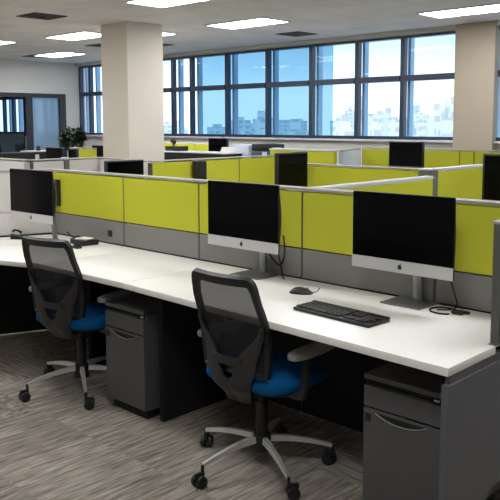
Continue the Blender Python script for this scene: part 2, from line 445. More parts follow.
# return screen at the right-hand desk end
t = thing('end_screen', (-1.196, 2.50, 0), 0, 'dark grey end screen standing on the right end of the white desk', 'partition')
B().box(0, .036, .0, .41, .735, 1.168, .004).done('screen_panel', M['end_grey'], t)
B().box(-.003, .039, -.003, .41, 1.168, 1.18, .003).done('top_rail', M['rail'], t)

# cross rails and the rows behind
partition('long lime partition with white top rail running back behind the right monitor', (-2.70, 2.985), (-2.70, 4.64), top=1.16, style='lime', cap='white')
partition('lime partition panel behind the small black monitor, ending at grey post', (-3.92, 4.76), (-2.84, 4.76), style='lime', cap='thin')
pt = thing('partition_post', (-2.78, 4.76, 0), 0, 'grey square corner post where the white-railed lime partitions meet', 'post')
B().box(-.05, .05, -.05, .05, 0, 1.19, .004).done('post_shaft', M['wing_grey'], pt)
B().box(-.055, .055, -.055, .055, 1.19, 1.203, .003).done('post_cap', M['white_rail'], pt)
partition('lime partition panel going back from the grey post, left of the right-hand rear monitor', (-2.78, 4.82), (-2.78, 6.0), style='lime', cap='white')
for k, (a, c, lab) in enumerate(((4.17, 4.68, 'lime rear partition panel right of the low black monitor'), (4.68, 5.27, 'lime rear partition panel right of the narrow black computer tower'),
                                (5.27, 6.0, 'lime rear partition panel left of the small black monitor, right of a seam'))):
    partition(lab, (-5.22, a), (-5.22, c), style='lime', cap='thin', group='lime rear partitions along the aisle')
partition('pale grey partition panel behind the low black monitor', (-6.17, 4.33), (-5.25, 4.13), style='pale', cap='thin')
wp = partition('pale grey partition panel left of the dark slot post', (-6.2, 3.57), (-6.2, 3.90), style='pale', cap='thin')
B().box(.05, .075, -.015, .015, 1.2, 1.245, .003).done('rail_clip', M['white_rail'], wp)['label'] = 'small white clip'
partition('pale grey partition panel right of the dark slot post', (-6.2, 3.95), (-6.2, 4.32), style='pale', cap='thin')
pt = thing('partition_post', (-6.2, 3.925, 0), 0, 'slim grey post between two pale partition panels at left', 'post')
B().box(-.03, .03, -.022, .022, 0, 1.19, .003).done('post_shaft', M['wing_grey'], pt)
B().box(-.034, .034, -.022, .022, 1.19, 1.21, .003).done('post_cap', M['white_rail'], pt)
partition('pale grey partition panel at the left photo edge, behind the left monitor', (-8.0, 3.55), (-6.24, 3.55), style='pale', cap='thin')
pt = thing('partition_post', (-2.70, 4.668, 0), 0, 'slim grey end post of the white-railed lime partition behind the right monitor', 'post')
B().box(-.027, .027, -.022, .022, 0, 1.125, .003).done('post_shaft', M['wing_grey'], pt)
B().box(-.03, .03, -.024, .024, 1.125, 1.145, .003).done('post_cap', M['wing_grey'], pt)
# far rows
partition('lime far partition with white ledge, right of the dark printer', (-6.65, 7.35), (-5.58, 7.35), style='lime', cap='shelf')
partition('blue-grey far wing panel right of the white-ledged lime partition', (-5.55, 7.42), (-6.0, 8.42), style='lav', cap='thin')
for x0, x1, lab in ((-6.0, -5.27, 'far lime partition panel left of the far black monitor'), (-5.27, -4.54, 'far lime partition panel behind and right of the far black monitor'),
                    (-4.54, -4.345, 'narrow far lime partition panel below the flat column, left of two'), (-4.345, -4.12, 'narrow far lime partition panel below the flat column, right of two'),
                    (-4.12, -3.2, 'far lime partition panel behind the right-hand rear monitor')):
    partition(lab, (x0, 8.53), (x1, 8.53), style='lime', cap='thin', group='lime partition run below the right windows')
for x0, x1, lab in ((-10.6, -9.65, 'far lime partition panel right of the square column'), (-9.65, -8.97, 'far lime partition panel behind the low black cabinet, left of the far small monitor')):
    partition(lab, (x0, 8.73), (x1, 8.73), style='lime', cap='white', group='lime partitions behind the low black cabinet')
partition('lime partition panel between dark monitors, left of the square column', (-9.62, 6.2), (-9.0, 6.2), top=1.18, style='lime', cap='thin')

# ------------------------------------------------------------------ front desks
def worktop(label, pts):
    t = thing('worktop', (pts[0][0], pts[0][1], .70), 0, label, 'desk', 'white desk run along the front partition')
    q = [(x-pts[0][0], y-pts[0][1]) for x, y in pts]
    B().prism(q, 0, .03, .0022).done('desk_top', M['worktop'], t, True)
    return t
w1 = worktop('long white desk top holding the keyboard, middle and right monitors', [(-3.021, 2.225), (-1.17, 2.155), (-1.17, 2.497), (-1.204, 2.497), (-1.204, 2.912), (-3.021, 2.912)])
w2 = worktop('white desk top section between the left and middle monitors', [(-3.79, 2.213), (-3.027, 2.225), (-3.027, 2.912), (-3.79, 2.912)])
w3 = worktop('white corner desk top under the left monitor', [(-5.15, 1.62), (-4.6, 1.93), (-4.06, 2.11), (-3.794, 2.212), (-3.794, 2.912), (-4.74, 2.912), (-5.10, 2.01), (-5.3, 1.9)])
# modesty panels and legs below
B().box(.05, 1.80, .60, .62, -.45, -.002).done('modesty_panel', M['dark_panel'], w1)
B().box(.02, .74, .60, .62, -.45, -.002).done('modesty_panel', M['dark_panel'], w2)
B().box(.11, .14, .14, .60, -.70, -.002).done('desk_leg', M['dark_panel'], w1)  # leg front drawn forward so it shades the drawer cabinet's side
B().box(.30, .34, .30, .34, -.70, -.002).done('desk_leg', M['dark_panel'], w3)
B().box(1.30, 1.33, .95, 1.24, -.70, -.002).done('desk_leg', M['dark_panel'], w3)
# gable at the right end
t = thing('desk_gable', (-1.196, 2.158, 0), 0, 'dark grey end panel under the right end of the white desk', 'desk panel')
mx = Matrix(((0, 0, 1, 0), (1, 0, 0, 0), (0, 1, 0, 0), (0, 0, 0, 1)))          # polygon in (y,z), extruded along x
B().prism([(0, 0), (.30, 0), (.30, .17), (.33, .20), (.78, .20), (.78, .668), (0, .668)], 0, .026, .0018, mx).done('gable_panel', M['gable'], t)
B().box(.004, .022, .018, .72, .668, .699).done('support_rail', M['gable'], t)

# pedestal cabinets
def make_pedestal(label):
    t = thing('drawer_cabinet', (0, 0, 0), 0, label, 'cabinet', 'charcoal drawer cabinets under the desk')
    W, D = .33, .50; h = W/2
    b = B(); b.box(-h, h, .022, D, .05, .555, .003); b.box(-h, h, .0, D, .557, .578, .004)
    b.done('body', M['charcoal'], t)
    B().box(-h+.02, h-.02, .03, D-.02, 0, .049).done('plinth', M['black_soft'], t)
    dr = B().box(-h, h, .0, .021, .452, .534, .003).done('drawer', M['charcoal'], t)
    b = B(); b.box(-h+.012, h-.012, .012, .0215, .535, .5565); b.done('grip_recess', M['recess'], dr)
    b = B(); b.box(-h+.035, h-.045, .002, .010, .533, .542, .002); b.done('grip_lip', M['black'], dr)
    d = B().box(-h, h, .0, .021, .055, .445, .003).done('file_drawer', M['charcoal'], t)
    # curved pull: dark smile-shaped slot, lip below lightened as a painted highlight
    n = 18; w = .108
    top = [(-w+2*w*i/n, .434) for i in range(n+1)]
    bot = [(x, 0.434-.024*(1-(x/w)**2)) for x, z in top]
    poly = [(x, z) for x, z in bot] + [(x, z) for x, z in top[::-1][1:-1]]
    mz = Matrix(((1, 0, 0, 0), (0, 0, -1, 0), (0, 1, 0, 0), (0, 0, 0, 1)))
    B().prism(poly, .0, .003, 0, mz).done('pull_slot', M['recess'], d)
    B().tube([(x, -.004, z) for x, z in bot], .0022, 6).done('pull_lip_highlight', M['rail'], d, True)
    B().box(-h+.010, -h+.034, -.005, .0, .395, .425, .002).done('lock', M['black'], d)
    B().box(h-.034, h-.012, .006, .0112, .541, .548, .001).done('lock_plate', M['silver'], dr)
    return t
pd = make_pedestal('charcoal drawer cabinet under the right end of the desk, beside the end panel')
pd.location = (-1.437, 2.30, 0)
dup(pd, (-3.117, 2.30, 0), 0, 'charcoal drawer cabinet between the two mesh chairs')

# ------------------------------------------------------------------ all-in-one computers
def make_computer(label):
    t = thing('desktop_computer', (0, 0, 0), 0, label, 'computer', 'silver all-in-one computers on the white desk')
    W, Z0, Z1, ZB = .50, .158, .498, .212
    # case (silver back shell), front face at y = -.12 relative to stand centre
    f = -.13; h = W/2
    B().box(-h, h, f, f+.012, Z0, Z1, .005, 3).done('bezel', M['black'], t, True)
    b = B(); b.sheet([[(-h*.96*math.cos(a)*1.0+0, f+.011+.022*math.sin(PI*(j/10)), Z0+.012+(Z1-Z0-.024)*j/10) for a in [PI*k/12 for k in range(13)]] for j in range(11)], .003)
    b.done('case', M['alu'], t, True)
    g = B().box(-h+.002, h-.002, f-.0022, f-.0002, ZB, Z1-.002, .0009).done('screen', M['screen'], t)
    c = B().box(-h, h, f-.003, f-.0002, Z0, ZB-.0008, .0011).done('chin', M['silver'], t)
    # fruit emblem: body with bite, and a leaf
    pts = []
    for i in range(40):
        a = 2*PI*i/40
        r = 1-.10*max(0, math.sin(a))**8-.07*max(0, -math.sin(a))**10
        x, z = .92*r*math.cos(a), r*math.sin(a)*.95
        bx, bz, br = 1.05, .12, .42
        dx, dz = x-bx, z-bz; dd = math.hypot(dx, dz)
        if dd < br: x, z = bx+dx/dd*br, bz+dz/dd*br
        pts.append((x*.0115, z*.0115+(Z0+ZB)/2-.002))
    mz = Matrix(((1, 0, 0, 0), (0, 0, -1, f-.003), (0, 1, 0, 0), (0, 0, 0, 1)))
    b = B(); b.prism(pts, 0, .0008, 0, mz)
    lf = [(.0005+.004*math.cos(a)*.6+.002, (Z0+ZB)/2+.0118+.0042*math.sin(a)) for a in [2*PI*k/12 for k in range(12)]]
    b.prism(lf, 0, .0008, 0, mz); b.done('logo', M['black'], c)
    # stand: foot plate + bent neck
    s = B(); s.box(-.125, .075, -.095, .11, 0, .007, .003)
    s.done('foot', M['alu'], t)
    s = B(); pr = [(.062, .007), (.070, .012), (.052, .19), (-.088, .33), (-.098, .325), (.043, .185), (.058, .007)]
    mx_ = Matrix(((0, 0, 1, -.047), (1, 0, 0, 0), (0, 1, 0, 0), (0, 0, 0, 1)))
    s.prism(pr, 0, .046, .0015, mx_); s.done('neck', M['alu'], t, True)
    return t
ZD = .7302
mc = make_computer('silver all-in-one computer at right, largest black screen, keyboard to its left')
mc.location = (-1.713, 2.845, ZD)
dup(mc, (-2.640, 2.825, ZD), 0, 'silver all-in-one computer in the middle, behind the nearest chair')
dup(mc, (-4.42, 2.66, ZD), math.radians(2), 'silver all-in-one computer at left, in the desk corner')

def cable(label, pts, r=.004, m='black_soft', cat='cable', name='cable'):
    P = [Vector(p) for p in pts]; out = []
    for i in range(len(P)-1):
        p0, p1, p2, p3 = P[max(0, i-1)], P[i], P[i+1], P[min(len(P)-1, i+2)]
        for k in range(6):
            u = k/6
            out.append(.5*((2*p1)+(p2-p0)*u+(2*p0-5*p1+4*p2-p3)*u*u+(3*p1-p0-3*p2+p3)*u**3))
    out.append(P[-1])
    return tag(B().tube(out, r, 8).done(name, M[m], None, True), label, cat)
cable('dark cable looping down behind the middle computer', [(-2.615, 2.83, .95), (-2.61, 2.85, .90), (-2.60, 2.875, .83), (-2.545, 2.885, .79), (-2.515, 2.885, .86), (-2.52, 2.88, .95)], .004)
cable('dark cable hanging to the foot of the middle computer', [(-2.56, 2.85, 1.0), (-2.545, 2.86, .88), (-2.52, 2.86, .80), (-2.50, 2.85, .75), (-2.47, 2.83, .736)], .004)
cable('thin dark cable hanging down right of the right computer stand', [(-1.62, 2.80, 1.0), (-1.57, 2.85, .90), (-1.545, 2.88, .80), (-1.53, 2.87, .74), (-1.58, 2.80, .735)], .0028)
hs = thing('cable_loop', (-1.55, 2.81, ZD), 0, 'black cable loop with small plug, right of the right computer', 'cable')
def ring_pts(cx, cy, rx, ry, a0, a1, n=22, z=.004): return [(cx+rx*math.cos(a0+(a1-a0)*i/n), cy+ry*math.sin(a0+(a1-a0)*i/n), z) for i in range(n+1)]
B().tube(ring_pts(-.005, .0, .058, .055, -.3, 5.6), .0036, 8).done('loop', M['black_soft'], hs, True)
B().tube([(.05, -.016, .004), (.075, .0, .006), (.085, .03, .005), (.06, .05, .004), (.04, .035, .005)], .0036, 8).done('tail', M['black_soft'], hs, True)
b = B(); b.box(.035, .085, -.012, .012, .0, .014, .004); b.box(.06, .10, .015, .036, .0, .012, .004); b.done('plug', M['black'], hs, True)

# clutter by the left computer
cable('short dark cable behind the left computer stand', [(-4.36, 2.76, .80), (-4.33, 2.79, .76), (-4.29, 2.80, .775), (-4.26, 2.80, .768)], .004)
wm = thing('mounted_box', (-4.70, 2.912, .94), 0, 'slim black box on the lime partition at the right edge of the left computer', 'box')
B().box(-.035, .035, -.03, .0, 0, .19, .005).done('box_body', M['black'], wm, True)
ph = thing('desk_phone', (-4.74, 2.60, ZD), math.radians(60), 'small black desk phone at the left computer, by the angled partition', 'phone')
b = B(); b.prism([(-.06, 0), (.06, 0), (.06, .018), (-.06, .05)], -.05, .05, .004, Matrix(((1, 0, 0, 0), (0, 0, 1, 0), (0, 1, 0, 0), (0, 0, 0, 1)))); b.done('base', M['black'], ph, True)
b = B(); b.tube([(-.04, -.03, .075), (-.02, -.03, .092), (.02, -.03, .082), (.045, -.03, .06)], [.014, .010, .010, .014], 10); b.done('handset', M['black_soft'], ph, True)
ph.scale = (.7, .7, .7)
kp = thing('paper_sheet', (-4.62, 2.53, ZD), math.radians(20), 'white paper lying beside the left computer foot', 'paper')
B().box(-.10, .10, -.07, .07, 0, .002).done('sheet', M['paper'], kp)
bk = thing('adapter_box', (-4.20, 2.79, ZD), math.radians(-6), 'black adapter box lying right of the left computer', 'box')
B().box(-.09, .09, -.06, .06, 0, .035, .006).done('box_body', M['black'], bk, True)
dn = thing('notepad', (-4.18, 2.78, ZD+.0355), math.radians(8), 'white notepad on the black adapter box', 'notepad')
B().box(-.05, .05, -.035, .035, 0, .008, .001).done('pages', M['paper'], dn)
dk = thing('card_holder', (-4.10, 2.66, ZD), 0, 'small black card holder on the desk, right of the adapter box', 'holder')
b = B(); b.box(-.04, .04, -.02, .02, 0, .012, .003); b.box(-.04, .04, .008, .018, .012, .04, .003); b.done('holder_body', M['black'], dk, True)

# keyboard
kb = thing('keyboard', (-1.832, 2.452, ZD), math.radians(-3), 'black full-size keyboard on the white desk', 'keyboard')
B().box(-.222, .222, -.074, .074, 0, .016, .006, 3).box(-.222, .222, .058, .074, .012, .024, .004).done('keyboard_case', M['black'], kb, True)
def keymesh(w):
    bm = B(); bm.prism([(-w/2, -.0075), (w/2, -.0075), (w/2, .0075), (-w/2, .0075)], 0, .008, .0015); me = bpy.data.meshes.new('key'); bm.bm.to_mesh(me); bm.bm.free(); me.materials.append(M['key']); return me
KM = {}
def key(x, y, w=.016):
    w = round(w, 4)
    if w not in KM: KM[w] = keymesh(w)
    o = bpy.data.objects.new('key', KM[w]); COL.objects.link(o); o.parent = kb; o.location = (x, y, .016)
nk = 0
for r, y in enumerate((.045, .022, .003, -.016, -.035, -.054)):
    if r == 5:
        for x, w in ((-.200, .022), (-.174, .022), (-.148, .022), (-.082, .1), (-.014, .022), (.012, .022), (.038, .022)): key(x, y, w)
    else:
        for c in range(14): key(-.202+c*.0190, y, .0165)
    for c in range(3):
        if r in (0, 1, 2, 5) : key(.078+c*.019, y, .0165)
    if r > 0:
        for c in range(4) if r in (1, 3) else range(3): key(.146+c*.0185, y, .0165)
kb.scale = (.92, .95, .9)
# mouse
ms = thing('computer_mouse', (-2.215, 2.66, ZD), math.radians(-62), 'black computer mouse beside the keyboard', 'mouse')
def lump(nx, ny, L_, W_, H_):
    g = []
    for i in range(nx+1):
        u = -1+2*i/nx; row = []
        for j in range(ny+1):
            a = PI*j/ny
            w = W_*math.sqrt(max(0, 1-abs(u)**2.6)); hh = H_*max(0, 1-abs(u*.98)**2.4)*(1-.18*u)
            row.append((w*math.cos(a), L_*u, .001+hh*math.sin(a)))
        g.append(row)
    return g
b = B(); b.sheet(lump(16, 14, .058, .034, .029), 0); b.done('mouse_body', M['black'], ms, 'all')
b = B(); b.cyl((-.004, .028, .023), (.004, .028, .023), .007, n=14); b.done('scroll_wheel', M['arm'], ms, True)
b = B(); b.tube([(0, .055, .008), (.004, .070, .010), (.0, .082, .020), (-.004, .088, .030)], .0022, 6); b.done('mouse_cord', M['black_soft'], ms, True)

# ------------------------------------------------------------------ task chair
def make_chair(label):
    t = thing('office_chair', (0, 0, 0), 0, label, 'chair', 'black mesh office chairs at the desk')
    # star base
    hb = B(); hb.cyl((0, 0, .075), (0, 0, .155), .043, .036, 24, .004); hb.done('hub', M['black'], t, True)
    hb = B(); hb.cyl((0, 0, .15), (0, 0, .30), .027, n=20); hb.cyl((0, 0, .29), (0, 0, .375), .017, n=16); hb.done('gas_column', M['black'], t, True)
    for k in range(5):
        a = math.radians(k*72+45); ca, sa = math.cos(a), math.sin(a)
        n = 8; pts = []; sec = []
        for i in range(n+1):
            u = i/n; r = .042+u*(.315-.042); z = .132-.040*u**1.3+.006*math.sin(PI*u)
            w = .0145-.006*u; hh = .0135-.006*u
            pts.append((r*ca, r*sa, z)); sec.append([(-w, -hh), (w, -hh), (w*.75, hh), (-w*.75, hh)])
        lg = B().sweep(pts, sec).done('base_leg', M['chrome'], t, True)
        cs = B(); cx_, cy_ = .318*ca, .318*sa
        ta, tb = -sa, ca
        th = a+.9+k*1.3; wx, wy = math.cos(th), math.sin(th)          # swivel of this caster
        ox, oy = cx_+.018*-wy, cy_+.018*wx
        for sgn in (-1, 1):
            cs.cyl((ox+wx*.006*sgn, oy+wy*.006*sgn, .027), (ox+wx*.026*sgn, oy+wy*.026*sgn, .027), .027, n=22, bev=.004)
        cs.cyl((cx_, cy_, .04), (cx_, cy_, .092), .0075, n=12)
        cs.box(-.008, .008, -.026, .026, .040, .066, .006, 2, Matrix.Translation((ox, oy, 0)) @ Matrix.Rotation(th, 4, 'Z'))
        cs.done('caster', M['black'], lg, True)
    # mechanism
    b = B(); b.box(-.09, .09, -.14, .13, .365, .405, .012); b.box(-.17, .17, -.10, .10, .385, .410, .008)
    b.tube([(.10, .06, .39), (.22, .07, .385), (.255, .07, .38)], .006, 8)
    b.done('tilt_mechanism', M['black_soft'], t, True)
    # seat cushion
    def seat_ring(z, sc, n=40, dy=0.0):
        out = []
        for i in range(n):
            a = 2*PI*i/n; c, s_ = math.cos(a), math.sin(a)
            e = 2/3.4
            x = .245*sc*math.copysign(abs(c)**e, c); y = .222*sc*math.copysign(abs(s_)**e, s_)
            zz = z-.035*max(0, y/.235)**3-.006*math.exp(-((x/.14)**2+(y/.14)**2))*(1 if z > .45 else 0)
            out.append((x, y+.035+dy, zz))
        return out
    bm = bmesh.new(); R = [seat_ring(.402, .80), seat_ring(.405, .93), seat_ring(.418, 1.0), seat_ring(.445, 1.0), seat_ring(.465, .955), seat_ring(.475, .86), seat_ring(.476, .55), seat_ring(.476, .2)]
    V = [[bm.verts.new(p) for p in r] for r in R]; n = len(V[0])
    for i in range(len(V)-1):
        for k in range(n): bm.faces.new((V[i][k], V[i][(k+1) % n], V[i+1][(k+1) % n], V[i+1][k]))
    bm.faces.new(V[0][::-1]); bm.faces.new(V[-1])
    bmesh.ops.recalc_face_normals(bm, faces=bm.faces[:])
    s = B(); s._merge(bm); s.done('seat', M['blue'], t, 'all')
    s = B(); s.prism([(p[0], p[1]) for p in seat_ring(.40, .86)], .390, .402, .003); s.done('seat_pan', M['black_soft'], t)
    # back: surface described by (u,z) -> point
    Z0, Z1 = .49, .895
    def half(z):                                   # half width of the back at height z
        k = (z-Z0)/(Z1-Z0)
        return .160+.028*math.sin(PI*min(1, .12+k*.75))-.012*k
    def yb(u, z):
        k = (z-Z0)/(Z1-Z0)
        return -.165-.08*k+.022*math.sin(PI*min(1, k*1.25))-.03*(1-abs(u)**2)
    def bp(u, z, off=0.0): return Vector((u*half(z), yb(u, z)+off, z))
    # frame loop
    loop = []
    for i in range(9): loop.append((1, Z0+(Z1-.05-Z0)*i/8))
    for i in range(1, 6):
        a = PI/2*i/6; loop.append((1-.12*(1-math.cos(a)), Z1-.05+.05*math.sin(a)))
    for i in range(9): loop.append((.88-1.76*i/8, Z1))
    for i in range(1, 6):
        a = PI/2*(1-i/6); loop.append((-(1-.12*(1-math.cos(a))), Z1-.05+.05*math.sin(a)))
    for i in range(9): loop.append((-1, Z1-.05-(Z1-.05-Z0)*i/8))
    for i in range(1, 8): loop.append((-1+2*i/8, Z0))
    sec = []
    for u, z in loop:
        top = max(0, (z-(Z1-.06))/.06)
        w = .014+.008*top
        sec.append([(-.010, -w), (.010, -w), (.010, w), (-.010, w)])
    pts = [bp(u, z) for u, z in loop]
    fr = B().sweep(pts, [[(c[1], c[0]) for c in q] for q in sec], up=(0, 1, 0), closed=True).done('back_frame', M['black'], t, True)
    g = [[bp(-1+2*j/16, Z0+(Z1-Z0)*i/16) for j in range(17)] for i in range(17)]
    B().sheet(g, 0).done('back_mesh', M['mesh'], t, 'all')
    # lumbar shell behind: wide tail that splits into two arms reaching the frame sides
    def lerp(tab, z):
        for (a, p), (b_, q) in zip(tab, tab[1:]):
            if z <= b_:
                w = max(0, (z-a)/(b_-a)); w = w*w*(3-2*w); return p+(q-p)*w
        return tab[-1][1]
    ztop = .70
    ycen = [(.345, -.158), (.44, -.222), (.56, -.236), (.60, -.236)]
    xin = [(.455, .0), (.475, .030), (.53, .050), (ztop+.001, .168)]
    xout = [(.345, .070), (.43, .108), (.52, .140), (ztop+.001, .188)]
    bb = B()
    for sg in (-1, 1):
        rows = []
        for i in range(23):
            z = .345+(ztop-.345)*i/22; xi = lerp(xin, z) if z > .455 else 0.0; xo = lerp(xout, z); row = []
            for j in range(7):
                x = xi+(xo-xi)*j/6
                y = lerp(ycen, z)
                if z > .5:
                    q = min(1, (z-.5)/.10); u = min(1, x/half(z))
                    y = y*(1-q)+(yb(u, z)-.022)*q
                y += .035*(x/.15)**2*max(0, 1-max(0, z-.5)/.1) - .006*math.sin(PI*j/6)
                row.append((sg*x, y, z))
            rows.append(row)
        bb.sheet(rows, .013)
    # cross band closing the top of the opening
    bb.sheet([[(x, lerp(ycen, z)+.03*(x/.15)**2-.004, z) for x in [-.085+.17*j/8 for j in range(9)]] for z in [.525+.035*i/4 for i in range(5)]], .012)
    bb.box(-.055, .055, -.165, -.08, .362, .382, .006)
    bb.done('lumbar_shell', M['shell'], t, True)
    # arms
    for sg in (-1, 1):
        ar = B(); n = 10
        P = [(sg*.16, -.02, .392), (sg*.22, -.03, .388), (sg*.262, -.045, .40), (sg*.278, -.055, .44), (sg*.275, -.045, .48), (sg*.262, -.02, .53), (sg*.252, .0, 0.565)]
        sc_ = [[(-.020, -.009), (.020, -.009), (.020, .009), (-.020, .009)]]*len(P)
        ar.sweep(P, sc_, up=(0, 1, 0)); a_ = ar.done('armrest', M['shell'], t, True)
        pad = B(); rows = []
        pts_ = []
        for i in range(28):
            a = 2*PI*i/28; c, s_ = math.cos(a), math.sin(a)
            pts_.append((sg*.262+.045*math.copysign(abs(c)**.75, c), 0.02+.148*math.copysign(abs(s_)**.75, s_)))
        pad.prism(pts_, .565, .593, .009); pad.done('arm_pad', M['arm'], a_, True)
    return t
ch = make_chair('black mesh office chair with blue seat, nearest, at the middle computer')
ch.location = (-2.185, 2.355, 0); ch.rotation_euler = (0, 0, math.radians(2))
for o in ch.children:
    if o.name.startswith('base_leg'): o.rotation_euler = (0, 0, math.radians(-2))
c2 = dup(ch, (-3.598, 2.352, 0), math.radians(13), 'black mesh office chair at left, beside the charcoal drawer cabinet')
for o in c2.children:
    if o.name.startswith('base_leg'): o.rotation_euler = (0, 0, math.radians(-16))

# ------------------------------------------------------------------ monitors of the rows behind, each on a desk
def make_monitor(name='monitor', W=.40, H=.33, top=1.24):
    t = thing(name, (0, 0, ZD), 0, 'x', 'monitor', 'black monitors in the rows behind')
    z1 = top-ZD; z0 = z1-H; h = W/2
    B().box(-h, h, -.02, .02, z0, z1, .006).box(-h*.6, h*.6, .02, .045, z0+.05, z1-.06, .008).done('casing', M['black'], t, True)
    B().box(-h+.012, h-.012, -.0225, -.0202, z0+.03, z1-.012).done('screen', M['screen'], t)
    B().box(-h, h, -.024, -.0203, z0, z0+.028, .001).done('chin', M['strip'], t)
    B().box(-.03, .03, .02, .045, .01, z0+.1, .004).done('stand', M['black'], t)
    B().box(-.10, .10, -.06, .12, 0, .012, .004).done('foot', M['black'], t)
    return t
def back_desk(label, x, y, rz, W=1.2, D=.6):
    t = thing('back_desk', (x, y, 0), rz, label, 'desk', 'white desks of the rows behind')
    B().box(-W/2, W/2, -D/2, D/2, .70, .73, .003).done('desk_top', M['worktop'], t)
    for sx in (-1, 1): B().box(sx*(W/2-.02)-.015, sx*(W/2-.02)+.015, -D/2+.05, D/2-.05, 0, .699).done('leg', M['dark_panel'], t)
    return t
FX = math.radians(90)           # faces +X
D = 'white desk hidden behind the front partitions, under a black monitor'
back_desk(D, -3.58, 4.10, FX, 1.1, .6)
m0 = make_monitor(top=1.30); m0.scale = (.9, 1, 1); m0.location = (-3.82, 4.46, ZD); m0.rotation_euler = (0, 0, FX)
m0['label'] = 'small black monitor standing behind the middle computer, before the lime panel'
back_desk(D, -4.83, 3.64, FX, 1.1, .6)
m1 = dup(m0, (-5.02, 3.74, ZD-.08), FX, 'low black monitor behind the front partition, before the pale partition')
m1.location.z = ZD; m1.scale = (.95, 1, .87)
back_desk(D, -2.0, 4.62, 0, 1.2, .7)
m2 = dup(m0, (-2.08, 4.80, ZD), 0, 'black monitor at the right edge of the photo, behind the front partition'); m2.scale = (1.5, 1, 1.03)
back_desk(D, -4.95, 8.05, 0, 1.0, .6)
m3 = dup(m0, (-5.0, 8.02, ZD), 0, 'far black monitor before the lime partition below the right windows'); m3.scale = (1.22, 1, 1.0)
back_desk(D, -8.95, 8.44, 0, 1.0, .5)
m4 = dup(m0, (-8.77, 8.42, ZD), 0, 'far small black monitor above the low black cabinet, under the windows'); m4.scale = (1.1, 1, .99)
back_desk(D, -8.7, 5.3, 0, 1.6, .6)
m5 = dup(m0, (-8.92, 5.5, ZD), 0, 'black monitor left of the lime panel, under the potted plant'); m5.scale = (1.05, 1, .84)
m6 = dup(m0, (-8.57, 5.56, ZD), math.radians(0), 'narrow black monitor touching the left edge of the lime panel'); m6.scale = (.48, 1, .82)
back_desk(D, -10.3, 6.85, 0, 1.2, .6)
m7 = dup(m0, (-9.95, 6.95, ZD), math.radians(0), 'dark monitor right of the lime panel, partly behind the square column'); m7.scale = (1.0, 1, .80)
back_desk(D, -6.6, 3.2, 0, .9, .5)
m8 = dup(m0, (-6.72, 3.3, ZD), 0, 'black monitor cut off by the left edge of the photo, above the angled partition'); m8.scale = (1, 1, .82)
# narrow computer tower before the aisle partition
tw = thing('computer_tower', (-5.13, 4.68, ZD), FX, 'narrow black computer tower before the lime aisle partition', 'computer')
b = B(); b.box(-.055, .055, -.04, .04, 0, .455, .008); b.done('tower_case', M['black'], tw, True)
B().box(-.05, .05, -.045, -.0402, .02, .44, .002).done('front_panel', M['black_soft'], tw)
back_desk(D, -4.88, 4.86, FX, .7, .5)

# low black cabinet row and the things on it
lc = thing('low_cabinet', (-8.75, 7.95, 0), 0, 'long low black cabinet with white top, right of the square column', 'cabinet')
B().box(-.78, .78, -.2, .2, .0, 1.07, .004).done('body', M['black_soft'], lc)
B().box(-.79, .79, -.21, .21, 1.07, 1.09, .003).done('cabinet_top', M['white_rail'], lc)
for x in (-.26, .26): B().box(x-.004, x+.004, -.202, -.1995, .05, 1.05).done('door_gap', M['strip'], lc)
bx = thing('device_box', (-9.22, 7.92, 1.0902), 0, 'flat black device on the low black cabinet', 'device')
B().box(-.17, .17, -.1, .1, 0, .075, .006).done('device_body', M['black'], bx, True)
wc = thing('desk_camera', (-9.30, 7.92, 1.1655), 0, 'small black camera tilted on top of the flat black device', 'camera')
B().cyl((0, 0, 0), (0, 0, .05), .02, .012, 12).done('camera_base', M['black'], wc, True)
B().box(-.045, .045, -.03, .03, -.03, .03, .012, 2, Matrix.Translation((-.005, 0, .075)) @ Matrix.Rotation(.5, 4, 'Y')).done('camera_head', M['black_soft'], wc, True)
vc = thing('storage_cabinet', (-8.03, 8.37, 0), 0, 'pale lavender storage cabinet left of the dark printer', 'cabinet')
B().box(-.19, .19, -.2, .2, 0, 1.2, .004).done('body', M['lavender'], vc)
B().box(-.185, .185, -.206, -.2005, .05, 1.18, .002).done('cabinet_door', M['lavender'], vc)
pc = thing('printer_stand', (-7.6, 8.33, 0), 0, 'pale cabinet under the dark printer', 'cabinet')
B().box(-.19, .19, -.2, .2, 0, .98, .004).done('body', M['lavender'], pc)
pr = thing('printer', (-7.6, 8.33, .9805), 0, 'dark blue-grey printer under the middle windows', 'printer')
B().box(-.165, .165, -.19, .19, 0, .14, .008).done('body', M['printer'], pr, True)
B().box(-.165, .165, -.19, .19, .147, .24, .01).done('scanner_lid', M['black'], pr, True)
B().box(.06, .155, -.196, -.1905, .02, .125, .003).done('front_tray', M['lavender'], pr)
pb = thing('paper_box', (-7.36, 8.25, 0), 0, 'small white carton on a stand right of the dark printer', 'box')
B().box(-.045, .045, -.06, .06, 0, 1.17, .004).done('box_body', M['paper'], pb)
wb = thing('paper_pile', (-8.10, 7.98, 1.0902), 0, 'white paper pile at the right end of the low black cabinet', 'paper')
for k in range(4): B().box(-.11+.01*k, .10-.008*k, -.06, .06, .02*k, .02*k+.018, .002).done('paper_bundle', M['paper'], wb)

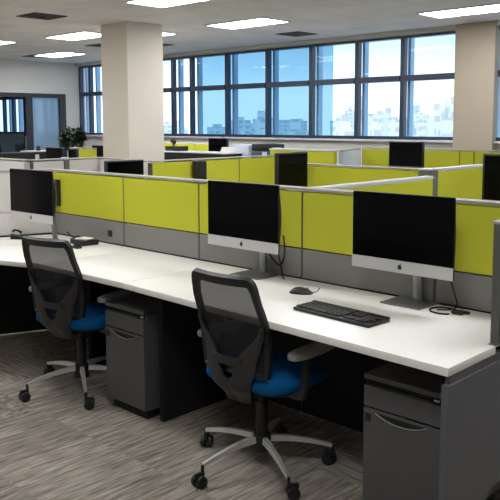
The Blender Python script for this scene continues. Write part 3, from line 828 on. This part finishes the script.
# left background: black low row, white counter, plant, dark chairs in the meeting room
kr = thing('low_cabinet', (-12.85, 6.9, 0), 0, 'low black cabinet row before the glass meeting room', 'cabinet')
B().box(-.2, .2, -1.3, 1.15, 0, .975, .004).done('body', M['black_soft'], kr)
B().box(-.21, .21, -1.31, 1.16, .976, .995, .003).done('cabinet_top', M['black'], kr)
wt = thing('white_counter', (-14.15, 8.32, 0), 0, 'white counter behind the low black cabinet row, by the frosted pane', 'counter')
B().box(-.3, .3, -.25, .25, .935, .965, .003).done('counter_top', M['worktop'], wt)
B().box(-.28, .28, -.23, .23, 0, .934, .003).done('body', M['pale_fabric'], wt)
cp = thing('desk_lamp', (-14.15, 8.32, .9655), 0, 'small dark gadget standing on the white counter', 'gadget')
cp.name = 'small_speaker'
B().cyl((0, 0, 0), (0, 0, .10), .05, .04, 16, .01).done('speaker_body', M['black'], cp, True)
mt = thing('meeting_table', (-17.7, 8.0, 0), 0, 'dark meeting table inside the glass room', 'table')
B().box(-.6, .6, -1.4, 1.4, .71, .75, .006).done('table_top', M['dark_panel'], mt)
for sy in (-1, 1): B().box(-.35, .35, sy*1.0-.04, sy*1.0+.04, 0, .709).done('leg', M['dark_panel'], mt)
dup(ch, (-16.6, 8.70, 0), math.radians(-90), 'dark office chair in the glass meeting room, left edge of photo', None, 1.15)['group'] = 'chairs in the meeting room'
dup(ch, (-16.6, 9.50, 0), math.radians(-90), 'dark office chair in the glass meeting room, right beside the door frame', None, 1.15)['group'] = 'chairs in the meeting room'

pl = thing('potted_plant', (-13.36, 8.66, 0), 0, 'leafy green potted plant in the far left corner', 'plant')
B().cyl((0, 0, 0), (0, 0, .55), .15, .2, 28, .01).done('pot', M['pot'], pl, True)
b = B()
for k in range(7):
    a = k*2.4; b.tube([(0, 0, .5), (.05*math.cos(a), .05*math.sin(a), .8), (.14*math.cos(a), .14*math.sin(a), 1.15)], .01, 6)
b.done('stems', M['stem'], pl, True)
bm = bmesh.new()
for k in range(460):
    a = random.uniform(0, 2*PI); zz = random.gauss(1.22, .10); zz = min(1.44, max(.98, zz))
    rr = .23*math.sqrt(max(.05, 1-((zz-1.20)/.27)**2))*random.uniform(.35, 1)
    c = Vector((rr*math.cos(a), rr*math.sin(a), zz)); L_ = random.uniform(.09, .15); w = L_*.32
    d = Vector((math.cos(a+random.uniform(-.9, .9)), math.sin(a+random.uniform(-.9, .9)), random.uniform(-.5, .7))).normalized()
    s_ = d.cross(Vector((0, 0, 1))).normalized(); up = s_.cross(d)
    q = [c, c+d*L_*.35+s_*w+up*.012, c+d*L_*.75+s_*w*.7, c+d*L_, c+d*L_*.75-s_*w*.7, c+d*L_*.35-s_*w+up*.012]
    mid = [c+d*L_*.35-up*.006, c+d*L_*.75-up*.004]
    v = [bm.verts.new(p) for p in q]; m_ = [bm.verts.new(p) for p in mid]
    for f in ((v[0], v[1], m_[0]), (v[1], v[2], m_[1], m_[0]), (v[2], v[3], m_[1]), (v[3], v[4], m_[1]), (v[4], v[5], m_[0], m_[1]), (v[5], v[0], m_[0])): bm.faces.new(f)
s = B(); s._merge(bm); s.done('foliage', M['leaf'], pl)

# ------------------------------------------------------------------ the city outside
G = 'pale hazy city buildings outside the windows'
def building(az, dist, w, d, top, m, label='pale hazy city building seen through the windows', roof=True):
    x, y = dist*math.sin(az), dist*math.cos(az)
    t = thing('city_building', (x, y, -35), -az+random.uniform(-.2, .2), label, 'building', G)
    h = top+35
    B().box(-w/2, w/2, -d/2, d/2, 0, h).done('tower_block', m, t)
    if roof:
        B().box(-w*.25, w*.2, -d*.25, d*.25, h+.01, h+random.uniform(1.5, 4)).done('roof_hut', m, t)
yaw0 = -0.76374; F_ = 747.07
def azpx(px): return yaw0+math.atan((px-250)/F_)
def toppx(py, dist): return 1.525+(123.6-py)/F_*dist
rows = [(340, 118, 320), (350, 108, 420), (362, 113, 260), (371, 116, 210), (380, 111, 330), (388, 114, 240), (395, 117, 190), (406, 119, 230), (421, 112, 310), (429, 116, 180),
        (437, 112, 260), (446, 108, 380), (452, 111, 300), (368, 124, 140), (384, 126, 130), (410, 125, 150), (427, 127, 135), (443, 122, 160), (345, 127, 150), (398, 128, 120), (455, 124, 120)]
slots = [110+9.5*k for k in range(70)]; random.shuffle(slots)
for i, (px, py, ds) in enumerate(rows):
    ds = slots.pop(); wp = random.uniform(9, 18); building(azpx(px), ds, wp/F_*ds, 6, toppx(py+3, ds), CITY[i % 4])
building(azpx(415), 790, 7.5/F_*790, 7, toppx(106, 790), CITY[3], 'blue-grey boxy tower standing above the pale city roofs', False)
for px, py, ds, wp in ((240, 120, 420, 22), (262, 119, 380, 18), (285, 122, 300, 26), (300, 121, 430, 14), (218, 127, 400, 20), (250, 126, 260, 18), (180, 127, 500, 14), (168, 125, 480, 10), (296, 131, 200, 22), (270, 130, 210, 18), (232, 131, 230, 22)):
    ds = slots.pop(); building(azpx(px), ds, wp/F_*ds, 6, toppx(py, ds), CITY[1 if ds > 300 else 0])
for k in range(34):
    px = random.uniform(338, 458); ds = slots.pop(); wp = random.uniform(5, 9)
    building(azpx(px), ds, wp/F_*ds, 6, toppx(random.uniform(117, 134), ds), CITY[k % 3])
# open ground far below the windows
struct(B().box(-900, 900, 20, 1400, -36, -35).done('city_ground', mat('city_ground', (.75, .78, .8), .95, noise=.1, scale=.05)), 'pale hazy ground far below')

# ------------------------------------------------------------------ sky
wd = bpy.data.worlds.new('sky'); scene.world = wd; wd.use_nodes = True
N, L = wd.node_tree.nodes, wd.node_tree.links
bg = N['Background']
tc = N.new('ShaderNodeTexCoord'); sp = N.new('ShaderNodeSeparateXYZ'); L.new(tc.outputs['Generated'], sp.inputs[0])
r = N.new('ShaderNodeValToRGB'); e = r.color_ramp.elements
e[0].position = 0.0; e[0].color = (.80, .84, .90, 1); e[1].position = 1.0; e[1].color = (.55, .64, .74, 1)
for p, c in ((.035, (.80, .83, .87)), (.07, (.55, .68, .80)), (.125, (.33, .47, .56)), (.3, (.5, .62, .72))):
    k = e.new(p); k.color = (*c, 1)
nz = N.new('ShaderNodeTexNoise'); nz.inputs['Scale'].default_value = 9; nz.inputs['Detail'].default_value = 3
mp = N.new('ShaderNodeMapping'); mp.inputs['Scale'].default_value = (1, 1, 5); L.new(tc.outputs['Generated'], mp.inputs[0]); L.new(mp.outputs[0], nz.inputs['Vector'])
ma = N.new('ShaderNodeMath'); ma.operation = 'MULTIPLY_ADD'; ma.inputs[1].default_value = .03; L.new(nz.outputs['Fac'], ma.inputs[0]); L.new(sp.outputs[2], ma.inputs[2])
mb = N.new('ShaderNodeMath'); mb.operation = 'SUBTRACT'; mb.inputs[1].default_value = .015; L.new(ma.outputs[0], mb.inputs[0])
L.new(mb.outputs[0], r.inputs[0]); L.new(r.outputs[0], bg.inputs[0]); bg.inputs[1].default_value = 1.7

# ------------------------------------------------------------------ camera
f, yaw, pit, rol, cy = 747.07, 0.76374, 0.10344, -0.0020, 201.17
sy, cyw, cp_, sp_ = math.sin(yaw), math.cos(yaw), math.cos(pit), math.sin(pit)
fw = Vector((-sy*cp_, cyw*cp_, -sp_)); rt = Vector((cyw, sy, 0)); dn = fw.cross(rt)
cr, sr = math.cos(rol), math.sin(rol)
rt2 = rt*cr-dn*sr; dn2 = rt*sr+dn*cr
cam = bpy.data.cameras.new('camera'); co = bpy.data.objects.new('camera', cam); COL.objects.link(co)
mw = Matrix((rt2, -dn2, -fw)).transposed().to_4x4(); mw.translation = Vector((0, 0, 1.525)); co.matrix_world = mw
cam.sensor_fit = 'HORIZONTAL'; cam.sensor_width = 36; cam.lens = f/500*36
cam.shift_y = (cy-250)/500; cam.clip_start = .05; cam.clip_end = 3000
scene.camera = co
scene.view_settings.view_transform = 'Standard'; scene.view_settings.look = 'None'
scene.view_settings.gamma = 1; scene.view_settings.use_curve_mapping = False
scene.view_settings.exposure = 0.4
